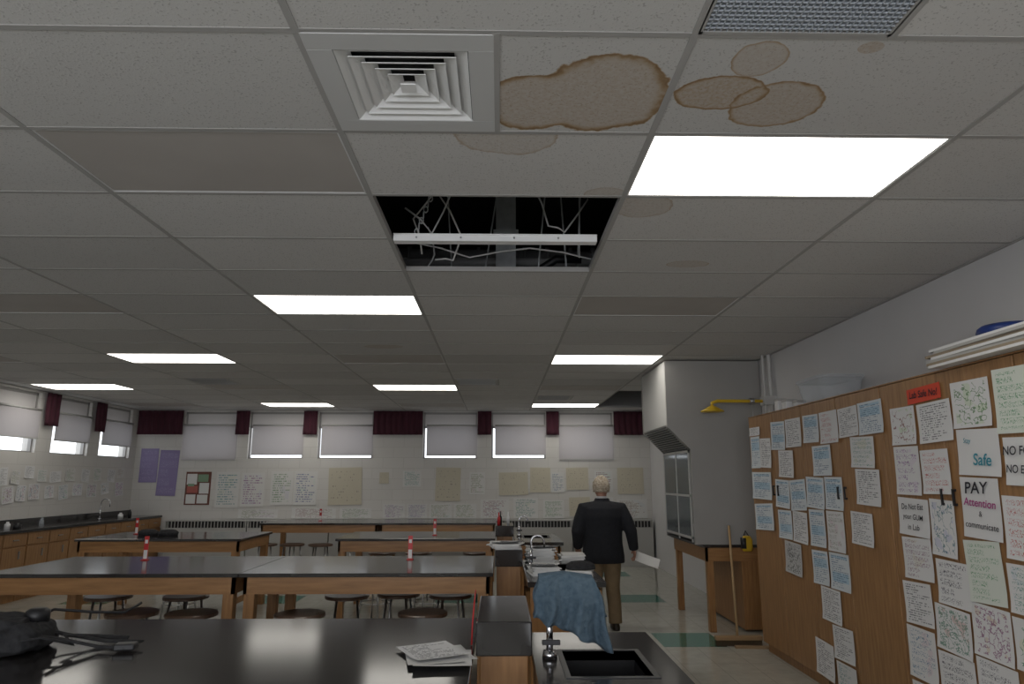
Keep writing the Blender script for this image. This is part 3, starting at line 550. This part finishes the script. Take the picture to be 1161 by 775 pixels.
MB().rings([(0,0,0,.15,.22),(0,0,.18,.18,.26)],32,.35).obj('tub',M_clear,r); MB().rings([(0,0,.18,.19,.27),(0,0,.2,.19,.27)],32,.35).obj('lid',M_clear,r)
for i,(y,w,h) in enumerate([(6.15,.10,.10),(6.35,.08,.13),(5.95,.08,.07)]):
    r=root('small_box',(2.64,y,2.192),'small pale carton on top of cabinet','box','cartons on the cabinet'); MB().box(-w/2,w/2,-w/2,w/2,0,h).obj('carton',M_white,r,bevel=.004); MB().box(-w/2-.002,w/2+.002,-w/2-.002,w/2+.002,h-.02,h+.002).obj('lid',M_conv,r)
# ------------------------------------------------------------ fume hood + bench
r=root('lab_bench',(2.2,7.6,0),'oak lab bench with black top carrying fume hood','bench')
MB().box(-.0,.73,0,1.4,.862,.892).obj('worktop',M_top,r,bevel=.004)
MB().box(.03,.71,.02,.045,.72,.862).box(.03,.055,.02,1.38,.72,.862).box(.03,.71,1.355,1.38,.72,.862).obj('apron',M_woodx,r)
for x,y in((.075,.065),(.075,1.33)): MB().box(x-.035,x+.035,y-.035,y+.035,0,.862).obj('leg',M_woodz,r,bevel=.003)
MB().box(.42,.71,.05,1.35,0.02,.74).obj('cupboard',M_woodz,r,bevel=.003)
r=root('fume_hood',(0,0,.894),'tall grey fume hood with glass sash reaching ceiling','fume hood')
def prof(b,y0,y1,pts):
    n=len(pts); vs=[(x,y0,z-.894) for x,z in pts]+[(x,y1,z-.894) for x,z in pts]
    b.add(vs,[tuple(range(n)),tuple(reversed(range(n,2*n)))]+[(i,(i+1)%n,n+(i+1)%n,n+i) for i in range(n)])
pl=[(2.12,.895),(2.94,.895),(2.94,2.90),(1.87,2.90),(1.87,2.16),(2.12,1.91)]
b=MB(); prof(b,7.6,7.64,pl); b.obj('side_panel',M_grey,r); b=MB(); prof(b,8.86,8.9,pl); b.obj('side_panel',M_grey,r)
b=MB(); prof(b,7.64,8.86,[(2.14,1.91),(2.93,1.91),(2.93,2.90),(1.875,2.90),(1.875,2.18)]); b.obj('top_housing',M_grey2,r)
MB().box(2.88,2.93,7.64,8.86,0,1.016).obj('back_panel',M_grey2,r); MB().box(2.12,2.88,7.64,8.86,0,.02).obj('sill',M_blk,r)
b=MB()
for i in range(12):
    f=(i+.5)/12; x=1.872+.25*f; z=2.17-.26*f-.894; b.box(x-.012,x-.004,7.70,8.80,z-.011,z)
b.obj('louver',M_convd,r)
b=MB().box(2.105,2.12,7.66,7.69,.02,1.01).box(2.105,2.12,8.81,8.84,.02,1.01)
for z in(.05,.50,.985): b.box(2.105,2.12,7.66,8.84,z,z+.025)
b.box(2.105,2.12,8.22,8.24,.02,1.01)
sa=b.obj('sash',M_conv,r); MB().box(2.111,2.114,7.69,8.81,.07,.985).obj('sash_glass',M_glass,sa)
amb=mk('amber_bottle',(.12,.04,.01),.2)
for i,(x,y) in enumerate([(2.4,7.9),(2.5,8.1),(2.35,8.35),(2.5,8.55)]):
    o=MB().rings([(0,0,0,.04,.04),(0,0,.14,.04,.04),(0,0,.18,.015,.015),(0,0,.21,.015,.015)],16).obj('bottle',[M_white,amb][i%2],smooth=True,loc=(x,y,.915)); top(o,['small white reagent bottle inside the fume hood','small amber reagent bottle inside the fume hood'][i%2],'bottle','reagent bottles')
r=root('safety_shower',(2.94,7.2,2.30),'yellow emergency shower head on wall-mounted pipe','safety shower')
MB().tube([(-.02,0,.10),(-.4,0,.10),(-.62,0,.10),(-.68,0,.08),(-.68,0,.04)],.018,10).obj('pipe',M_yel,r,smooth=True)
MB().rings([(-.68,0,.05,.02,.02),(-.68,0,.035,.05,.05),(-.68,0,-.005,.12,.12),(-.68,0,-.015,.12,.12)],28).obj('shower_head',M_yel,r,smooth=True)
MB().rings([(-.25,0,.07,.03,.03),(-.25,0,.13,.03,.03)],14).cyl((-.25,0,.07),(-.25,0,-.18),.004,n=6).obj('valve',M_steel,r,smooth=True)
MB().tube([(-.04,0,.60),(-.04,0,-.10)],.022,10).tube([(-.10,.02,.60),(-.10,.02,-.3)],.015,10).box(-.14,0,-.05,.06,.06,.15).obj('riser_pipe',M_grey2,r,smooth=False)
# broom
r=root('push_broom',(2.33,7.05,0),'wooden push broom leaning against bench','broom')
MB().tube([(0,0,.09),(.12,.42,1.10)],.012,10).obj('handle',mk('pale_wood',(.42,.28,.14),.5),r,smooth=True)
MB().box(-.22,.24,-.035,.035,.05,.09).obj('broom_head',mk('broom_block',(.34,.22,.11),.6),r,bevel=.008)
b=MB()
for i in range(40):
    for k in(-1,0,1): x=-.21+i*.0112; b.cyl((x,k*.02,.055),(x,k*.028,0),.0045,n=5)
o=b.obj('bristle',mk('bristle_fibre',(.10,.07,.04),.9),r); o['kind']='stuff'
o=MB().box(-.25,.2,-.03,.03,0,.02).obj('floor_board',mk('batten_wood',(.33,.22,.12),.6),loc=(2.52,6.93,.0)); o.rotation_euler[2]=-.1; top(o,'loose wooden batten lying on the floor','batten')
r=root('yellow_pouch',(2.66,7.55,.83),'small yellow and black pouch hanging on hood','pouch'); MB().rings([(0,0,0,.045,.02),(0,0,.03,.06,.035),(0,0,.12,.06,.035),(0,0,.16,.035,.02)],16).obj('pouch_body',M_yel,r,smooth=True); MB().rings([(-.04,-.01,.03,.03,.035),(-.04,-.01,.14,.03,.035)],14).tube([(-.03,.01,.15),(0,.03,.21),(.03,.01,.15)],.006,6).obj('strap',M_blk,r,smooth=True)
# convectors
for i in range(6):
    x0=-6.2+i*1.52; r=root('convector',(x0+.75,YB-.24,0),'long grey enamelled wall convector with slotted top','radiator','wall convectors')
    MB().box(-.75,.75,0,.215,0,.70).box(-.75,.75,0,.215,.82,.84).box(-.75,-.73,0,.215,.7,.82).box(.73,.75,0,.215,.7,.82).obj('cover',M_conv,r,bevel=.004)
    MB().box(-.73,.73,.1,.2,.70,.82).obj('grille_back',M_convd,r); b=MB()
    for k in range(24): x=-.70+k*.061; b.box(x,x+.012,.004,.02,.70,.82)
    b.obj('grille_bars',M_conv,r)
# left counter
top(MB().box(XL+.02,-6.35,6.9,13.40,.885,.925).box(XL+.005,XL+.02,6.9,13.40,.885,1.02).obj('counter_worktop',M_top,bevel=.004),'long black counter worktop along block wall','worktop')
def base_():
    r=root('base_cabinet',(0,0,0),'oak base cabinet with drawers under black counter','cabinet','oak base cabinets')
    MB().box(-.60,0,-.46,.46,.1,.882).box(-.60,-.06,-.46,.46,0,.1).obj('body',M_woodz,r)
    for q in(-1,1):
        a,c=(-.45,-.01) if q<0 else(.01,.45)
        d=MB().box(0,.018,a,c,.72,.87).obj('drawer',M_cab,r,bevel=.003); MB().box(.018,.035,(a+c)/2-.05,(a+c)/2+.05,.79,.802).obj('handle',M_steel,d)
        d=MB().box(0,.018,a,c,.12,.70).obj('door',M_cab,r,bevel=.003); MB().box(.018,.035,a*.2+c*.8-.05,a*.2+c*.8-.038,.55,.65).obj('handle',M_steel,d)
    return r
b0=base_(); b0.location=(-6.38,7.36,0)
for i in range(1,7): dup(b0,(-6.38,7.36+.93*i,0))
r=root('counter_faucet',(-6.65,11.85,.926),'tall chrome gooseneck faucet on black counter','faucet'); faucet(r,0,0,0,.34)
for i,(y,h,w) in enumerate([(9.6,.10,.035),(9.8,.07,.05),(10.3,.12,.03),(12.4,.09,.04),(12.7,.13,.03),(9.1,.08,.05)]):
    o=MB().rings([(0,0,0,w,w),(0,0,h*.7,w,w),(0,0,h*.8,w*.5,w*.5),(0,0,h,w*.5,w*.5)],14).obj('bottle',[M_white,M_blk,M_clear][i%3],smooth=True,loc=(-6.6,y,.926)); top(o,['small white bottle on black counter','small black bottle on black counter','small clear bottle on black counter'][i%3],'bottle','bottles on the counter')
for i,(x,y,z,mt) in enumerate([(.0,9.0,1.021,M_red),(.12,9.15,1.021,M_white),(.02,9.25,1.021,M_blk)]):
    o=MB().rings([(0,0,0,.02,.02),(0,0,.08,.02,.02),(0,0,.10,.008,.008),(0,0,.15,.007,.007)],14).obj('wash_bottle',mt,smooth=True,loc=(x,y,z)); top(o,['red wash bottle on black shelf','white wash bottle on black shelf','black wash bottle on black shelf'][i],'bottle','wash bottles')
# ------------------------------------------------------------ person
px,py=1.15,7.8
RS,RE,RW=(.205,-.0,1.27),(.305,-.05,1.02),(.345,.03,.83)
LS,LE,LW=(-.205,0,1.27),(-.285,-.04,1.02),(-.265,.10,.85)
b=MB()
b.rings([(0,0,.76,.13,.10),(0,0,.84,.165,.12),(0,0,1.0,.15,.115),(0,0,1.15,.165,.12),(0,0,1.25,.175,.115),(0,.005,1.31,.13,.09),(0,.015,1.345,.065,.06)],28)
b.tube([(0,.01,1.31),(0,.035,1.43)],[.06,.055],16); b.ell((0,.05,1.495),.078,.095,.115,24,14); b.ell((0,.085,1.445),.055,.06,.055)
b.ell((0,.150,1.485),.013,.022,.022,10,6); b.ell((.084,.045,1.485),.012,.02,.032,10,6); b.ell((-.084,.045,1.485),.012,.02,.032,10,6); b.ell((0,.128,1.435),.026,.015,.008,10,6); b.ell((.03,.128,1.52),.022,.015,.008,10,6); b.ell((-.03,.128,1.52),.022,.015,.008,10,6)
for s_ in(-1,1):
    kn=(.10*s_,.05 if s_>0 else -.02,.44); an=(.115*s_,.0 if s_>0 else -.06,.08)
    b.tube([(.09*s_,0,.82),(.095*s_,.02,.65),kn,(.11*s_,kn[1]-.03,.28),an],[.09,.08,.055,.052,.036],16); b.ell((an[0],an[1]+.05,.045),.038,.10,.032)
for (Sh,E,Wr,s_) in((RS,RE,RW,1),(LS,LE,LW,-1)):
    b.tube([(Sh[0]*.6,Sh[1],Sh[2]+.01),Sh,((Sh[0]+E[0])/2,(Sh[1]+E[1])/2,(Sh[2]+E[2])/2),E,((E[0]+Wr[0])/2,(E[1]+Wr[1])/2,(E[2]+Wr[2])/2),Wr],[.06,.055,.05,.042,.038,.027],16)
    d=(Vector(Wr)-Vector(E)).normalized(); pc=Vector(Wr)+d*.045; b.tube([Vector(Wr)-d*.01,Vector(Wr)+d*.02,pc,Vector(Wr)+d*.085],[.026,.032,.036,.032],12,flat=.5 )
    lat=Vector((0,1,0)); lat=(lat-d*lat.dot(d)).normalized(); nrm=d.cross(lat).normalized()*s_
    if nrm.x*s_>0: nrm=-nrm
    for i,(o_,L) in enumerate([(-.033,.055),(-.011,.07),(.011,.075),(.033,.068)]):
        p0=Vector(Wr)+d*.075+lat*o_*.85; p1=p0+d*L*.5+nrm*.008+lat*o_*.1; p2=p1+(d*.6+nrm*.8).normalized()*L*.35; p3=p2+(d*.1+nrm).normalized()*L*.25
        b.tube([p0,p1,p2,p3],[.0095,.009,.0085,.0075],8)
    p0=Vector(Wr)+d*.03+lat*.028; b.tube([p0,p0+lat*.028+d*.025+nrm*.01,p0+lat*.035+d*.055+nrm*.02],[.012,.010,.009],8)
body=b.obj('person',M_skin,smooth=True); remesh(body,.0055,3); body.location=(px,py,0)
top(body,'elderly man in dark suit walking away holding papers','person')
b=MB(); b.rings([(0,-.0,.69,.235,.155),(0,0,.75,.235,.16),(0,0,.90,.215,.15),(0,-.005,1.05,.215,.15),(0,-.01,1.18,.235,.15),(0,-.005,1.27,.225,.135),(0,.0,1.315,.17,.11),(0,.01,1.35,.085,.08),(0,.012,1.375,.072,.07)],32)
mid=lambda p,q:((p[0]+q[0])/2,(p[1]+q[1])/2,(p[2]+q[2])/2)
for (Sh,E,Wr) in((RS,RE,RW),(LS,LE,LW)):
    b.tube([(Sh[0]*.5,0,Sh[2]+.0),(Sh[0],Sh[1],Sh[2]-.01),mid(Sh,E),E,mid(E,Wr),Wr],[.075,.082,.078,.068,.06,.052],18)
b.torus((0,.01,1.365),.068,.016,24,8)
j=b.obj('jacket',M_suit,body,smooth=True); remesh(j,.009,4)
b=MB().rings([(0,.015,1.35,.064,.062),(0,.022,1.40,.060,.062)],24); b.obj('shirt_collar',M_shirt,body,smooth=True)
b=MB(); b.rings([(0,0,.70,.16,.12),(0,0,.80,.185,.135),(0,0,.95,.17,.13)],24)
for s_ in(-1,1):
    kn=(.10*s_,.05 if s_>0 else -.02,.44); an=(.115*s_,.0 if s_>0 else -.06,.06); b.tube([(.09*s_,0,.82),(.098*s_,.02,.65),kn,(.112*s_,(kn[1]+an[1])/2,.25),an],[.105,.098,.08,.074,.072],20)
j=b.obj('trousers',M_khaki,body,smooth=True); remesh(j,.009,4)
for s_ in(-1,1):
    ay=.0 if s_>0 else -.06; x=.115*s_
    b=MB().rings([(x,ay+.045,.0,.045,.135),(x,ay+.045,.025,.047,.137),(x,ay+.04,.05,.042,.12),(x,ay+.0,.08,.037,.06),(x,ay-.005,.10,.035,.045)],24,.85); b.obj('shoe',M_shoe,body,smooth=True)
def hr(u,v):
    la=v*1.85-.42; lo=math.pi*(.97+1.06*u); k=1+.035*math.sin(u*37+v*9)*math.cos(v*21+u*5)+.02*math.sin(u*71)
    return (.090*k*math.cos(la)*math.cos(lo),.045+.110*k*math.cos(la)*math.sin(lo),1.497+.123*k*math.sin(la))
o=MB().grid(hr,56,28).obj('hair',M_hair,body,smooth=True); q=o.modifiers.new('t','SOLIDIFY'); q.thickness=.012; q.offset=0
sheet((px+.475,py-.04,.712),.26,.17,BB,P_blank,'white papers held in the man\'s hand','paper',name='paper',curl=.03).rotation_euler=(math.radians(38),math.radians(18),math.radians(-12))
# ------------------------------------------------------------ lights
w=bpy.data.worlds.new('World'); S.world=w; w.use_nodes=True; bg=w.node_tree.nodes['Background']; bg.inputs[0].default_value=(.90,.95,1,1); bg.inputs[1].default_value=2.1
def area(name,loc,rot,sx,sy,p,col):
    l=bpy.data.lights.new(name,'AREA'); l.shape='RECTANGLE'; l.size=sx; l.size_y=sy; l.energy=p; l.color=col
    o=bpy.data.objects.new(name,l); C.objects.link(o); o.location=loc; o.rotation_euler=rot; return o
area('window_daylight',(-1.6,-2.95,1.85),(math.radians(97),0,0),6.0,1.6,105,(.97,.97,1))
cam=bpy.data.cameras.new('Camera'); cam.lens=24.0; cam.sensor_width=36; cam.clip_start=.05
co=bpy.data.objects.new('Camera',cam); C.objects.link(co); co.location=(0,0,1.58); co.rotation_euler=(math.radians(101.4),0,math.radians(-1.07)); S.camera=co
